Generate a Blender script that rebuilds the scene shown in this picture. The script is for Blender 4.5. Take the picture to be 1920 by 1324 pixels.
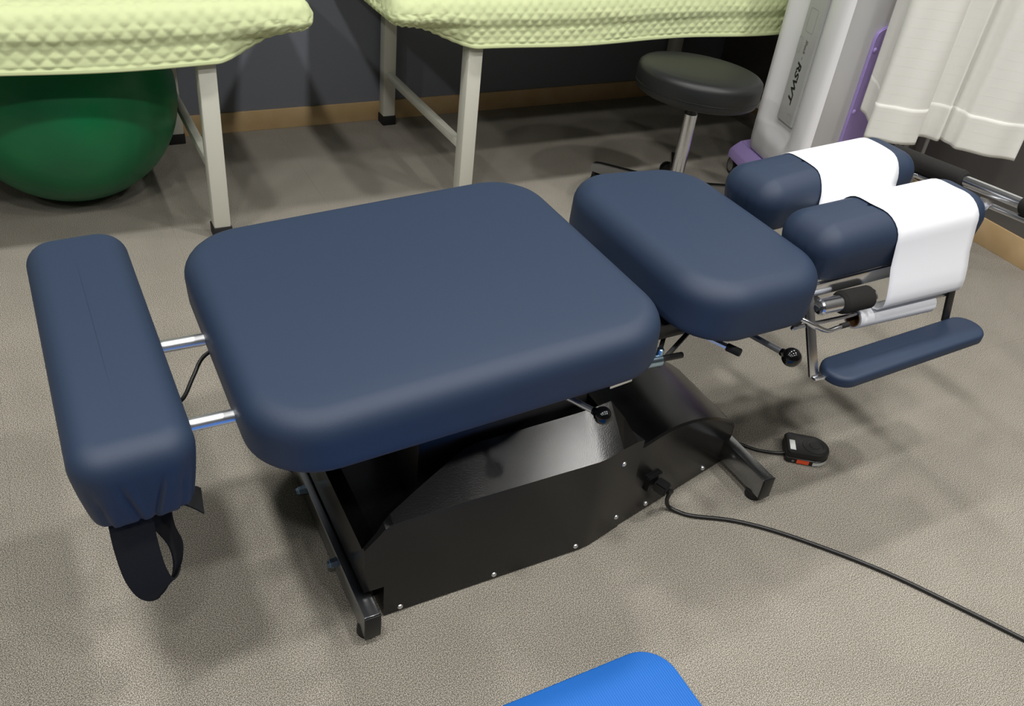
import bpy, bmesh, math, random
from math import sin, cos, pi, radians, exp, sqrt
from mathutils import Vector, Matrix
random.seed(7)
SC = bpy.context.scene
COL = SC.collection
for o in list(bpy.data.objects): bpy.data.objects.remove(o)

# ---------------------------------------------------------------- camera
cam = bpy.data.cameras.new('camera'); cam_o = bpy.data.objects.new('camera', cam); COL.objects.link(cam_o)
cam.sensor_width = 36; cam.lens = 1657.24/1920*36; cam.clip_start = .05
R_ = Vector((0.88418187, -0.45561193, 0.10315131)); U_ = Vector((0.19566534, 0.56171297, 0.80386169)); F_ = Vector((0.42419041, 0.69057679, -0.58580389))
m = Matrix((R_, U_, -F_)).transposed().to_4x4(); m.translation = Vector((0, 0, 1.25))
cam_o.matrix_world = m
SC.camera = cam_o
# ---------------------------------------------------------------- world, lamps, exposure
w = bpy.data.worlds.new('world'); SC.world = w; w.use_nodes = True
w.node_tree.nodes['Background'].inputs[0].default_value = (.75, .8, .85, 1)
w.node_tree.nodes['Background'].inputs[1].default_value = 0.15
LAMP_X = (-1.55, -.30, .95, 2.20); LAMP_Y = (-.68, .36, 1.62)
CEIL = 2.76
for ix, lx in enumerate(LAMP_X):
    for iy, ly in enumerate(LAMP_Y):
        l = bpy.data.lights.new('ceiling_lamp', 'AREA'); l.shape = 'RECTANGLE'; l.size = .13; l.size_y = .13
        l.spread = radians(150)
        l.energy = 14.5*(1, 1, .95)[iy]*(1, 1, 1, 1.35)[ix]; l.color = (1.0, .98, .94)
        lo = bpy.data.objects.new('ceiling_lamp', l); lo.location = (lx, ly, CEIL-.03); COL.objects.link(lo)
vs = SC.view_settings
vs.view_transform = 'Standard'; vs.look = 'None'; vs.gamma = 1; vs.use_curve_mapping = False
vs.exposure = -0.2

# ---------------------------------------------------------------- materials
def s2l(c):
    return tuple(((x/255)/12.92 if x/255 <= .04045 else ((x/255+.055)/1.055)**2.4) for x in c)
def mat(name, rgb, rough=.5, metal=0, bump=None, spec=.5, vary=None, coat=0, **kw):
    m = bpy.data.materials.new(name); m.use_nodes = True
    nt = m.node_tree; b = nt.nodes['Principled BSDF']; N = nt.nodes.new; L = nt.links.new
    c = (*s2l(rgb), 1)
    b.inputs['Base Color'].default_value = c
    b.inputs['Roughness'].default_value = rough; b.inputs['Metallic'].default_value = metal
    b.inputs['Specular IOR Level'].default_value = spec
    if coat: b.inputs['Coat Weight'].default_value = coat; b.inputs['Coat Roughness'].default_value = .1
    for k, v in kw.items(): b.inputs[k].default_value = v
    tc = N('ShaderNodeTexCoord')
    if bump:
        scale, strength, dist = bump
        n = N('ShaderNodeTexNoise'); n.inputs['Scale'].default_value = scale; n.inputs['Detail'].default_value = 3
        L(tc.outputs['Object'], n.inputs['Vector'])
        bp = N('ShaderNodeBump'); bp.inputs['Strength'].default_value = strength; bp.inputs['Distance'].default_value = dist
        L(n.outputs['Fac'], bp.inputs['Height']); L(bp.outputs['Normal'], b.inputs['Normal'])
    if vary:
        scale, rgb2, lo, hi = vary
        n2 = N('ShaderNodeTexNoise'); n2.inputs['Scale'].default_value = scale; n2.inputs['Detail'].default_value = 4
        L(tc.outputs['Object'], n2.inputs['Vector'])
        r = N('ShaderNodeMapRange'); r.inputs[1].default_value = lo; r.inputs[2].default_value = hi
        L(n2.outputs['Fac'], r.inputs[0])
        mx = N('ShaderNodeMix'); mx.data_type = 'RGBA'
        mx.inputs[6].default_value = c; mx.inputs[7].default_value = (*s2l(rgb2), 1)
        L(r.outputs[0], mx.inputs[0]); L(mx.outputs[2], b.inputs['Base Color'])
    return m
M = {}
M['vinyl'] = mat('navy_vinyl', (34, 49, 72), .56, bump=(900, .25, .0006), spec=.42)
M['black'] = mat('black_sheet', (15, 15, 16), .2, bump=(520, .25, .0005), spec=.45)
M['black2'] = mat('black_plastic', (16, 16, 17), .35)
M['knob'] = mat('knob_plastic', (8, 8, 9), .03, spec=.6)
M['rubber'] = mat('rubber', (22, 22, 22), .7)
M['foam'] = mat('foam_grip', (40, 39, 38), .9, bump=(700, .5, .001), spec=.2)
M['chrome'] = mat('chrome', (225, 227, 232), .2, 1)
M['satin'] = mat('satin_chrome', (235, 237, 240), .34, 1)
M['steel'] = mat('satin_steel', (150, 152, 155), .22, 1, bump=(60, .05, .001))
M['zinc'] = mat('zinc_plate', (170, 195, 215), .2, 1)
M['darksteel'] = mat('black_steel', (30, 30, 31), .4)
M['cream'] = mat('cream_paint', (212, 212, 200), .42, bump=(250, .1, .0004))
M['wallgrey'] = mat('wall_grey', (122, 126, 136), .8, bump=(140, .08, .0006))
M['wallright'] = mat('wall_warm_grey', (96, 93, 90), .8, bump=(140, .15, .001))
M['wallpale'] = mat('wall_pale', (120, 120, 120), .8, bump=(140, .1, .001))
M['ceiling'] = mat('ceiling_white', (160, 160, 158), .9, bump=(90, .1, .001))
M['base'] = mat('beech_trim', (206, 178, 134), .45, vary=(14, (198, 168, 122), .35, .65))
M['paper'] = mat('white_paper', (236, 238, 244), .75, spec=.2)
M['card'] = mat('cardboard_core', (120, 86, 50), .8)
M['webbing'] = mat('black_webbing', (24, 25, 27), .75, bump=(800, .4, .0006), spec=.25)
M['leather'] = mat('black_leatherette', (30, 32, 33), .45, bump=(600, .2, .0005))
M['shell'] = mat('grey_white_shell', (240, 240, 243), .34)
M['panelg'] = mat('silver_panel', (186, 187, 186), .35)
M['line'] = mat('panel_line', (150, 150, 150), .5)
M['ink'] = mat('dark_ink', (45, 46, 42), .5)
M['inkg'] = mat('grey_ink', (105, 106, 100), .5)
M['purple'] = mat('purple_plastic', (190, 168, 236), .35)
M['wheelg'] = mat('wheel_grey', (150, 150, 146), .5)
M['orange'] = mat('orange_sticker', (225, 80, 40), .5)
M['label'] = mat('pale_sticker', (196, 198, 196), .5)
M['cable'] = mat('black_cable', (17, 17, 18), .42)

def node_mat(name):
    m = bpy.data.materials.new(name); m.use_nodes = True
    return m, m.node_tree, m.node_tree.nodes['Principled BSDF'], m.node_tree.nodes.new, m.node_tree.links.new
def carpet():
    m, nt, b, N, L = node_mat('carpet')
    geo = N('ShaderNodeNewGeometry')
    n = N('ShaderNodeTexNoise'); n.inputs['Scale'].default_value = 620; n.inputs['Detail'].default_value = 3
    L(geo.outputs['Position'], n.inputs['Vector'])
    n2 = N('ShaderNodeTexNoise'); n2.inputs['Scale'].default_value = 7; n2.inputs['Detail'].default_value = 3
    L(geo.outputs['Position'], n2.inputs['Vector'])
    # fine rib rows along the room's x direction
    sep = N('ShaderNodeSeparateXYZ'); L(geo.outputs['Position'], sep.inputs[0])
    mu = N('ShaderNodeMath'); mu.operation = 'MULTIPLY'; mu.inputs[1].default_value = 2*pi/.0042; L(sep.outputs['Y'], mu.inputs[0])
    si = N('ShaderNodeMath'); si.operation = 'SINE'; L(mu.outputs[0], si.inputs[0])
    cr = N('ShaderNodeValToRGB'); e = cr.color_ramp.elements
    e[0].position = .36; e[0].color = (*s2l((68, 65, 59)), 1)
    e[1].position = .64; e[1].color = (*s2l((192, 186, 175)), 1)
    k = cr.color_ramp.elements.new(.5); k.color = (*s2l((130, 125, 115)), 1)
    L(n.outputs['Fac'], cr.inputs[0])
    mx = N('ShaderNodeMix'); mx.data_type = 'RGBA'; mx.blend_type = 'MULTIPLY'; mx.inputs[0].default_value = 1
    r = N('ShaderNodeMapRange'); r.inputs[1].default_value = .3; r.inputs[2].default_value = .7; r.inputs[3].default_value = .93; r.inputs[4].default_value = 1.05
    L(n2.outputs['Fac'], r.inputs[0]); L(cr.outputs[0], mx.inputs[6]); L(r.outputs[0], mx.inputs[7])
    L(mx.outputs[2], b.inputs['Base Color'])
    ad = N('ShaderNodeMath'); ad.operation = 'MULTIPLY_ADD'; ad.inputs[1].default_value = .25
    L(si.outputs[0], ad.inputs[0]); L(n.outputs['Fac'], ad.inputs[2])
    bp = N('ShaderNodeBump'); bp.inputs['Strength'].default_value = .3; bp.inputs['Distance'].default_value = .0008
    L(ad.outputs[0], bp.inputs['Height']); L(bp.outputs['Normal'], b.inputs['Normal'])
    b.inputs['Roughness'].default_value = .88; b.inputs['Specular IOR Level'].default_value = .25
    return m
M['carpet'] = carpet()
def quilt_mat():
    m, nt, b, N, L = node_mat('lime_quilt')
    b.inputs['Base Color'].default_value = (*s2l((211, 221, 172)), 1)
    b.inputs['Roughness'].default_value = .85; b.inputs['Specular IOR Level'].default_value = .15
    tc = N('ShaderNodeTexCoord'); n = N('ShaderNodeTexNoise'); n.inputs['Scale'].default_value = 600; n.inputs['Detail'].default_value = 2
    L(tc.outputs['Object'], n.inputs['Vector'])
    bp = N('ShaderNodeBump'); bp.inputs['Strength'].default_value = .2; bp.inputs['Distance'].default_value = .0005
    L(n.outputs['Fac'], bp.inputs['Height']); L(bp.outputs['Normal'], b.inputs['Normal'])
    return m
M['quilt'] = quilt_mat()
def curtain_mat():
    m, nt, b, N, L = node_mat('cream_curtain')
    out = nt.nodes['Material Output']
    tc = N('ShaderNodeTexCoord'); sep = N('ShaderNodeSeparateXYZ'); L(tc.outputs['Object'], sep.inputs[0])
    mu = N('ShaderNodeMath'); mu.operation = 'MULTIPLY'; mu.inputs[1].default_value = 1/.026; L(sep.outputs['Z'], mu.inputs[0])
    fr = N('ShaderNodeMath'); fr.operation = 'FRACT'; L(mu.outputs[0], fr.inputs[0])
    lt = N('ShaderNodeMath'); lt.operation = 'LESS_THAN'; lt.inputs[1].default_value = .1; L(fr.outputs[0], lt.inputs[0])
    mx = N('ShaderNodeMix'); mx.data_type = 'RGBA'
    mx.inputs[6].default_value = (*s2l((255, 255, 252)), 1); mx.inputs[7].default_value = (*s2l((255, 255, 250)), 1)
    L(lt.outputs[0], mx.inputs[0]); L(mx.outputs[2], b.inputs['Base Color'])
    b.inputs['Roughness'].default_value = .6; b.inputs['Specular IOR Level'].default_value = .3
    bp = N('ShaderNodeBump'); bp.inputs['Strength'].default_value = .6; bp.inputs['Distance'].default_value = .001
    L(lt.outputs[0], bp.inputs['Height']); L(bp.outputs['Normal'], b.inputs['Normal'])
    tr = N('ShaderNodeBsdfTranslucent'); tr.inputs[0].default_value = (*s2l((255, 253, 238)), 1)
    ms = N('ShaderNodeMixShader'); ms.inputs[0].default_value = .22
    L(b.outputs[0], ms.inputs[1]); L(tr.outputs[0], ms.inputs[2]); L(ms.outputs[0], out.inputs[0])
    return m
M['curtain'] = curtain_mat()
def ball_mat():
    m, nt, b, N, L = node_mat('green_ball_vinyl')
    tc = N('ShaderNodeTexCoord'); n = N('ShaderNodeTexNoise'); n.inputs['Scale'].default_value = 3.2; n.inputs['Detail'].default_value = 2
    L(tc.outputs['Object'], n.inputs['Vector'])
    cr = N('ShaderNodeValToRGB'); e = cr.color_ramp.elements
    e[0].position = .3; e[0].color = (*s2l((6, 96, 58)), 1); e[1].position = .7; e[1].color = (*s2l((12, 122, 70)), 1)
    L(n.outputs['Fac'], cr.inputs[0]); L(cr.outputs[0], b.inputs['Base Color'])
    b.inputs['Roughness'].default_value = .36; b.inputs['Subsurface Weight'].default_value = .15
    b.inputs['Subsurface Radius'].default_value = (.01, .05, .02)
    return m
M['ball'] = ball_mat()
def mat_blue():
    m, nt, b, N, L = node_mat('ribbed_blue_foam')
    b.inputs['Base Color'].default_value = (*s2l((0, 96, 184)), 1); b.inputs['Roughness'].default_value = .6
    tc = N('ShaderNodeTexCoord'); wv = N('ShaderNodeTexWave'); wv.wave_type = 'BANDS'; wv.bands_direction = 'X'
    wv.inputs['Scale'].default_value = 75; L(tc.outputs['Object'], wv.inputs['Vector'])
    bp = N('ShaderNodeBump'); bp.inputs['Strength'].default_value = .35; bp.inputs['Distance'].default_value = .0012
    L(wv.outputs['Fac'], bp.inputs['Height']); L(bp.outputs['Normal'], b.inputs['Normal'])
    return m
M['mat'] = mat_blue()

# ---------------------------------------------------------------- helpers
def obj(name, me, material=None, parent=None, smooth=False, loc=None, rot=None):
    if isinstance(me, bmesh.types.BMesh):
        bm = me; me = bpy.data.meshes.new(name); bm.to_mesh(me); bm.free()
    o = bpy.data.objects.new(name, me); COL.objects.link(o)
    if material and not me.materials: me.materials.append(material)
    if smooth:
        for p in me.polygons: p.use_smooth = True
    if parent: o.parent = parent
    if loc: o.location = loc
    if rot: o.rotation_euler = rot
    return o
def smooth_angle(o, ang=35):
    me = o.data
    for p in me.polygons: p.use_smooth = True
    try: me.set_sharp_from_angle(angle=radians(ang))
    except Exception: pass
    return o
def tag(o, label, cat, group=None):
    o['label'] = label; o['category'] = cat
    if group: o['group'] = group
    return o
def thing(name, label, cat, loc=(0, 0, 0), rz=0, group=None):
    o = bpy.data.objects.new(name, None); COL.objects.link(o); o.location = loc; o.rotation_euler = (0, 0, rz)
    o.empty_display_size = .1
    return tag(o, label, cat, group)
def struct(o): o['kind'] = 'structure'; return o
def bm_box(bm, x0, x1, y0, y1, z0, z1):
    v = [bm.verts.new(p) for p in ((x0, y0, z0), (x1, y0, z0), (x1, y1, z0), (x0, y1, z0), (x0, y0, z1), (x1, y0, z1), (x1, y1, z1), (x0, y1, z1))]
    for f in ((0, 3, 2, 1), (4, 5, 6, 7), (0, 1, 5, 4), (1, 2, 6, 5), (2, 3, 7, 6), (3, 0, 4, 7)): bm.faces.new([v[i] for i in f])
    return v
def box(name, b, material, parent=None, bevel=0, seg=2):
    bm = bmesh.new(); bm_box(bm, *b)
    if bevel: bmesh.ops.bevel(bm, geom=bm.edges[:], offset=bevel, segments=seg, affect='EDGES', profile=.5)
    o = obj(name, bm, material, parent)
    return smooth_angle(o) if bevel else o
def frame(d, ref=None):
    d = Vector(d).normalized()
    a = Vector(ref) if ref is not None else (Vector((0, 0, 1)) if abs(d.z) < .9 else Vector((1, 0, 0)))
    s = a.cross(d).normalized(); return d, s, d.cross(s)
def bm_bar(bm, p, q, wdt, hgt, ref=None):
    """rectangular bar from p to q; wdt across ref x dir, hgt along ref"""
    p, q = Vector(p), Vector(q); d, s, u = frame(q-p, ref)
    a = [p+s*i*wdt/2+u*j*hgt/2 for i, j in ((-1, -1), (1, -1), (1, 1), (-1, 1))]
    b = [x+(q-p) for x in a]
    v = [bm.verts.new(x) for x in a+b]
    for f in ((3, 2, 1, 0), (4, 5, 6, 7), (0, 1, 5, 4), (1, 2, 6, 5), (2, 3, 7, 6), (3, 0, 4, 7)): bm.faces.new([v[i] for i in f])
    return v
def bar(name, p, q, wdt, hgt, material, parent=None, ref=None, bevel=.002):
    bm = bmesh.new(); bm_bar(bm, p, q, wdt, hgt, ref)
    if bevel: bmesh.ops.bevel(bm, geom=bm.edges[:], offset=bevel, segments=2, affect='EDGES', profile=.5)
    return smooth_angle(obj(name, bm, material, parent))
def bm_rev(bm, p, q, prof, n=24):
    """surface of revolution about axis p->q; prof = list of (t along 0..1 in metres from p, radius)"""
    p, q = Vector(p), Vector(q); d, s, u = frame(q-p)
    rings = []
    for t, r in prof:
        c = p+d*t
        if r < 1e-6: rings.append([bm.verts.new(c)])
        else: rings.append([bm.verts.new(c+(s*cos(2*pi*k/n)+u*sin(2*pi*k/n))*r) for k in range(n)])
    for A, B in zip(rings, rings[1:]):
        for k in range(n):
            k2 = (k+1) % n
            if len(A) == 1 and len(B) == 1: continue
            if len(A) == 1: bm.faces.new((A[0], B[k2], B[k]))
            elif len(B) == 1: bm.faces.new((A[k], A[k2], B[0]))
            else: bm.faces.new((A[k], A[k2], B[k2], B[k]))
    return rings
def rev(name, p, q, prof, material, parent=None, n=24, ang=35):
    bm = bmesh.new(); bm_rev(bm, p, q, prof, n); bmesh.ops.recalc_face_normals(bm, faces=bm.faces)
    return smooth_angle(obj(name, bm, material, parent), ang)
def rod(name, p, q, r, material, parent=None, n=20, b=.0015):
    L = (Vector(q)-Vector(p)).length; b = min(b, r*.5)
    return rev(name, p, q, [(0, 0), (0, r-b), (b, r), (L-b, r), (L, r-b), (L, 0)], material, parent, n)
def spline(pts, n=8, closed=False):
    P = [Vector(p) for p in pts]; out = []
    N = len(P)
    for i in range(N if closed else N-1):
        if closed: a, b, c, d = P[i-1], P[i], P[(i+1) % N], P[(i+2) % N]
        else: a, b, c, d = P[max(i-1, 0)], P[i], P[i+1], P[min(i+2, N-1)]
        for k in range(n):
            t = k/n
            out.append(.5*((2*b)+(c-a)*t+(2*a-5*b+4*c-d)*t*t+(3*b-a-3*c+d)*t**3))
    if not closed: out.append(P[-1])
    return out
def tube(name, pts, r, material, parent=None, n=12, sm=8):
    P = spline(pts, sm) if sm > 1 else [Vector(p) for p in pts]
    bm = bmesh.new(); rings = []
    d, s, u = frame(P[1]-P[0])
    for i, p in enumerate(P):
        t = (P[min(i+1, len(P)-1)]-P[max(i-1, 0)]).normalized()
        s = (s-t*s.dot(t)).normalized(); u = t.cross(s)
        rings.append([bm.verts.new(p+(s*cos(2*pi*k/n)+u*sin(2*pi*k/n))*r) for k in range(n)])
    for A, B in zip(rings, rings[1:]):
        for k in range(n): bm.faces.new((A[k], A[(k+1) % n], B[(k+1) % n], B[k]))
    bm.faces.new(rings[0][::-1]); bm.faces.new(rings[-1])
    bmesh.ops.recalc_face_normals(bm, faces=bm.faces)
    return smooth_angle(obj(name, bm, material, parent), 50)
def ribbon(name, pts, widths, thick, material, parent=None, sm=8):
    """flat strip: centre points + width vectors"""
    P = spline(pts, sm); W = spline(widths, sm)
    bm = bmesh.new(); rows = []
    for i, (p, wv) in enumerate(zip(P, W)):
        t = (P[min(i+1, len(P)-1)]-P[max(i-1, 0)]).normalized(); nrm = t.cross(wv).normalized()*thick/2
        rows.append([bm.verts.new(p-wv/2-nrm), bm.verts.new(p+wv/2-nrm), bm.verts.new(p+wv/2+nrm), bm.verts.new(p-wv/2+nrm)])
    for A, B in zip(rows, rows[1:]):
        for k in range(4): bm.faces.new((A[k], A[(k+1) % 4], B[(k+1) % 4], B[k]))
    bm.faces.new(rows[0][::-1]); bm.faces.new(rows[-1]); bmesh.ops.recalc_face_normals(bm, faces=bm.faces)
    return smooth_angle(obj(name, bm, material, parent), 40)
def rrect(L, W, r, step=.01, nc=10):
    """rounded rectangle: list of (x, y, nx, ny) with even sampling"""
    out = []
    for (sx, sy, a0) in ((1, 1, 0), (-1, 1, 90), (-1, -1, 180), (1, -1, 270)):
        cx, cy = sx*(L/2-r), sy*(W/2-r)
        for j in range(nc+1):
            a = radians(a0+90*j/nc); out.append((cx+r*cos(a), cy+r*sin(a), cos(a), sin(a)))
        nx, ny = {0: (0, 1), 90: (-1, 0), 180: (0, -1), 270: (1, 0)}[a0]
        length = (L-2*r) if a0 in (0, 180) else (W-2*r)
        k = max(1, int(length/step))
        x0, y0 = out[-1][0], out[-1][1]; dx, dy = -ny, nx
        for j in range(1, k): out.append((x0+dx*length*j/k, y0+dy*length*j/k, nx, ny))
    return out
def cushion_mesh(L, W, t, rc, re, taper=0, crown=.004, step=.012, rb=.012, bot_in=0, disp=None, nr=8, nside=5):
    P = rrect(L, W, rc, step, 12)
    prof = []                                     # (inset, z, side_v)
    for k in range(4):
        a = pi/2*k/3; prof.append((bot_in+rb*(1-sin(a)), -t/2+rb*(1-cos(a))))
    z0 = -t/2+rb; z1 = t/2-re
    for k in range(1, nside+1):
        f = k/nside; prof.append((bot_in*(1-f)**1.4, z0+(z1-z0)*f))
    for k in range(1, nr+1):
        a = pi/2*k/nr; prof.append((re*(1-cos(a)), z1+re*sin(a)))
    m_ = min(L, W)/2
    for f in (.12, .25, .4, .55, .7, .83, .93, .985): prof.append((re+(m_-re-.004)*f, t/2))
    bm = bmesh.new(); rings = []
    for ins, z in prof:
        ring = []
        for i, (x, y, nx, ny) in enumerate(P):
            # inset along rounded-rect: clamp corner centre for large insets
            cx = max(-(L/2-rc), min(L/2-rc, x)); cy = max(-(W/2-rc), min(W/2-rc, y))
            if ins <= rc*.9: X, Y = x-nx*ins, y-ny*ins
            else:
                s = (m_-ins)/(m_-rc*.9)
                X0, Y0 = x-nx*rc*.9, y-ny*rc*.9
                lx, ly = L/2-rc*.9, W/2-rc*.9
                X, Y = X0*(lx-(ins-rc*.9))/lx, Y0*(ly-(ins-rc*.9))/ly
            zz = z
            if z > 0: zz += crown*max(0, (1-(2*X/L)**2))*max(0, (1-(2*Y/W)**2))*min(1, z/(t/2))
            Y *= 1-taper*X/L
            p = Vector((X, Y, zz))
            if disp: p += disp(X, Y, zz, Vector((nx, ny, 0)), ins)
            ring.append(bm.verts.new(p))
        rings.append(ring)
    n = len(P)
    for A, B in zip(rings, rings[1:]):
        for k in range(n): bm.faces.new((A[k], A[(k+1) % n], B[(k+1) % n], B[k]))
    bm.faces.new(rings[0][::-1]); bm.faces.new(rings[-1])
    bmesh.ops.recalc_face_normals(bm, faces=bm.faces)
    return bm
def cushion(name, parent, c, dims, tilt=0, rz=0, material=None, **kw):
    bm = cushion_mesh(*dims, **kw)
    o = obj(name, bm, material or M['vinyl'], parent, True)
    o.matrix_basis = Matrix.Translation(c) @ Matrix.Rotation(rz, 4, 'Z') @ Matrix.Rotation(-tilt, 4, 'Y')
    return o
def text_mesh(body, size, shear=0, ext=.0004, offset=0.0):
    cu = bpy.data.curves.new('lettering', 'FONT'); cu.body = body; cu.size = size; cu.shear = shear; cu.extrude = ext; cu.offset = offset
    to = bpy.data.objects.new('lettering', cu); COL.objects.link(to); bpy.context.view_layer.update()
    me = bpy.data.meshes.new_from_object(to.evaluated_get(bpy.context.evaluated_depsgraph_get()))
    bpy.data.objects.remove(to); me.materials.clear()
    return me

# ================================================================ ROOM
X0, X1, Y0, Y1 = -3.2, 2.651, -3.4, 2.923
fl = struct(box('floor', (X0-.1, X1+.1, Y0-.1, Y1+.1, -.06, -.006), M['carpet']))
ts = .45; tile_me = None
gx = [-.177+ts*k for k in range(-7, 8)]; gy = [1.065+ts*k for k in range(-11, 6)]
for a in range(len(gx)-1):
    for b_ in range(len(gy)-1):
        xa, xb = max(gx[a], X0), min(gx[a+1], X1); ya, yb = max(gy[b_], Y0), min(gy[b_+1], Y1)
        if xb-xa < .01 or yb-ya < .01: continue
        full = abs(xb-xa-ts) < 1e-6 and abs(yb-ya-ts) < 1e-6
        if full and tile_me:
            o = obj('carpet_tile', tile_me, None, fl, loc=(xa, ya, 0))
        else:
            g = .00012; bm = bmesh.new(); bm_box(bm, g, xb-xa-g, g, yb-ya-g, -.006, 0)
            o = obj('carpet_tile', bm, M['carpet'], fl, loc=(xa, ya, 0))
            if full: tile_me = o.data
struct(box('wall_back', (X0-.1, X1+.1, Y1, Y1+.1, -.06, CEIL), M['wallgrey']))
struct(box('wall_right', (X1, X1+.1, Y0-.1, Y1, -.06, CEIL), M['wallright']))
struct(box('wall_left', (X0-.1, X0, Y0-.1, Y1, -.06, CEIL), M['wallpale']))
struct(box('wall_front', (X0, X1, Y0-.1, Y0, -.06, CEIL), M['wallpale']))
struct(box('ceiling', (X0-.1, X1+.1, Y0-.1, Y1+.1, CEIL, CEIL+.08), M['ceiling']))
struct(box('baseboard_back', (X0, X1, Y1-.008, Y1, 0, .069), M['base'], bevel=.0015))
struct(box('baseboard_right', (X1-.008, X1, Y0, Y1-.008, 0, .086), M['base'], bevel=.0015))

# ================================================================ TREATMENT TABLE (everything on it moves together)
CY = 1.069
T = thing('treatment_table', 'low chiropractic table with navy blue cushions on a black base', 'treatment table', (.75, CY, 0))
T_inv = Matrix.Translation((-.75, -CY, 0))
def tp(o):          # re-express a part built in room coordinates under the table's empty
    o.parent = T; o.matrix_basis = T_inv @ o.matrix_basis
    return o
# --- base cover, lofted cross-sections
def loft(name, secs, material, caps=True, bevel=0):
    bm = bmesh.new(); R = []
    for x, pts in secs:
        full = [(y, z) for y, z in pts]+[(2*CY-y, z) for y, z in reversed(pts)]
        R.append([bm.verts.new((x if not isinstance(x, (list, tuple)) else x[min(i, 2*len(pts)-1-i)], y, z)) for i, (y, z) in enumerate(full)])
    n = len(R[0])
    for A, B in zip(R, R[1:]):
        for k in range(n):
            try: bm.faces.new((A[k], A[(k+1) % n], B[(k+1) % n], B[k]))
            except ValueError: pass
    bm.faces.new(R[0][::-1]); bm.faces.new(R[-1])
    bmesh.ops.recalc_face_normals(bm, faces=bm.faces)
    return smooth_angle(obj(name, bm, material), 18)
secs = [
 (.318, [(.876, .078), (.876, .178), (.882, .180), (.886, .172)]),
 (.340, [(.876, .078), (.876, .200), (.884, .203), (.888, .155)]),
 (.352, [(.876, .078), (.876, .214), (.887, .219), (.891, .150)]),
 (.3525, [(.876, .003), (.876, .2145), (.887, .2195), (.8915, .150)]),
 (.365, [(.876, .003), (.876, .220), (.892, .228), (.896, .150)]),
 (.425, [(.876, .003), (.876, .222), (.916, .244), (.919, .150)]),
 (.487, [(.876, .003), (.876, .223), (.939, .260), (.942, .150)]),
 (.512, [(.876, .003), (.876, .223), (.947, .268), (.950, .150)]),
 (.540, [(.876, .003), (.876, .223), (.950, .272), (.953, .150)]),
 (.740, [(.876, .003), (.876, .223), (.950, .278), (.953, .150)]),
 (.760, [(.878, .003), (.878, .223), (.950, .280), (.953, .150)]),
 (.800, [(.888, .003), (.888, .223), (.950, .286), (.953, .150)]),
 (.838, [(.898, .003), (.898, .221), (.950, .238), (.953, .150)]),
 (.856, [(.9015, .12), (.9015, .216), (.950, .205), (.953, .150)]),
]
bc = tp(loft('base_cover', secs, M['black'])); 
# --- head end cover with its humped top
hp = [(.840, .200), (.868, .196), (.90, .199), (.93, .200), (.967, .196), (1.005, .187), (1.048, .172), (1.09, .152), (1.125, .131), (1.148, .114), (1.156, .106), (1.160, .100), (1.160, .003)]
secs = []
for x, z in hp:
    xx = min(x, 1.155); yb = .898+(xx-.838)/(1.155-.838)*(.972-.898)+.0015
    zb = .003
    secs.append((x, [(yb, zb), (yb, max(z-.004, zb+.0005)), (yb+.004, max(z, zb+.001))]))
hc = tp(loft('head_end_cover', secs[:-1], M['black']))
# side screws
for x, y, z in ((.382, .876, .013), (.559, .876, .014), (.728, .876, .016), (.811, .8915, .182), (.826, .895, .036), (.913, .916, .019), (1.085, .956, .020)):
    nx = Vector((.0, -1, 0)) if x < .75 else Vector((.227, -.974, 0))
    p = Vector((x, y, z)); o = rev('screw', p+nx*-.002, p+nx*.004, [(0, .0052), (.0025, .0052), (.0045, .0042), (.0056, .0025), (.006, 0)], M['satin'], n=12)
    tp(o)
# front and foot cross bars
for x0, x1, y0, y1 in ((.3045, .3315, .836, 1.302), (1.139, 1.166, .843, 1.295)):
    o = box('foot_bar', (x0, x1, y0, y1, .018, .068), M['steel'], bevel=.0022)
    tp(o)
    for ya, yb in ((y0-.004, y0+.0005), (y1-.0005, y1+.004)):
        c_ = box('end_cap', (x0-.0003, x1+.0003, ya, yb, .0175, .0685), M['black2'], bevel=.0012); c_.parent = o; 
    for yf in (y0+.024, y1-.024):
        f_ = rev('rubber_foot', ((x0+x1)/2, yf, 0), ((x0+x1)/2, yf, .018), [(0, 0), (0, .016), (.003, .0175), (.0175, .0165), (.0175, 0)], M['rubber'], n=20); f_.parent = o
# hexagon bolts on the foot bar
for y in (1.159, .975):
    o = rev('bolt', (.3045, y, .052), (.288, y, .052), [(0, .0095), (.003, .0095), (.003, .0085), (.012, .0085), (.0125, .007), (.0165, .006), (.0165, 0)], M['zinc'], n=6, ang=20); tp(o)
# inlet and its plug
q = Vector((.227, -.974, 0)); q2 = Vector((.974, .227, 0))
c0 = Vector((.915, .9155, .082))
bm = bmesh.new(); bm_bar(bm, c0-q*.004, c0+q*.006, .040, .034); bmesh.ops.bevel(bm, geom=bm.edges[:], offset=.002, segments=2, affect='EDGES')
tp(smooth_angle(obj('power_inlet', bm, M['black2'])))
# --- mechanism beneath the cushions
tp(box('lift_column', (.44, .76, .965, 1.173, .14, .40), M['darksteel'], bevel=.006))
for y in (.945, 1.193):
    tp(bar('frame_rail', (.21, y, .424), (1.14, y, .432), .022, .03, M['darksteel']))
for x, z in ((.32, .424), (.62, .428), (.90, .43), (1.08, .43)):
    tp(bar('cross_member', (x, .945, z), (x, 1.193, z), .03, .024, M['darksteel']))
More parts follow.
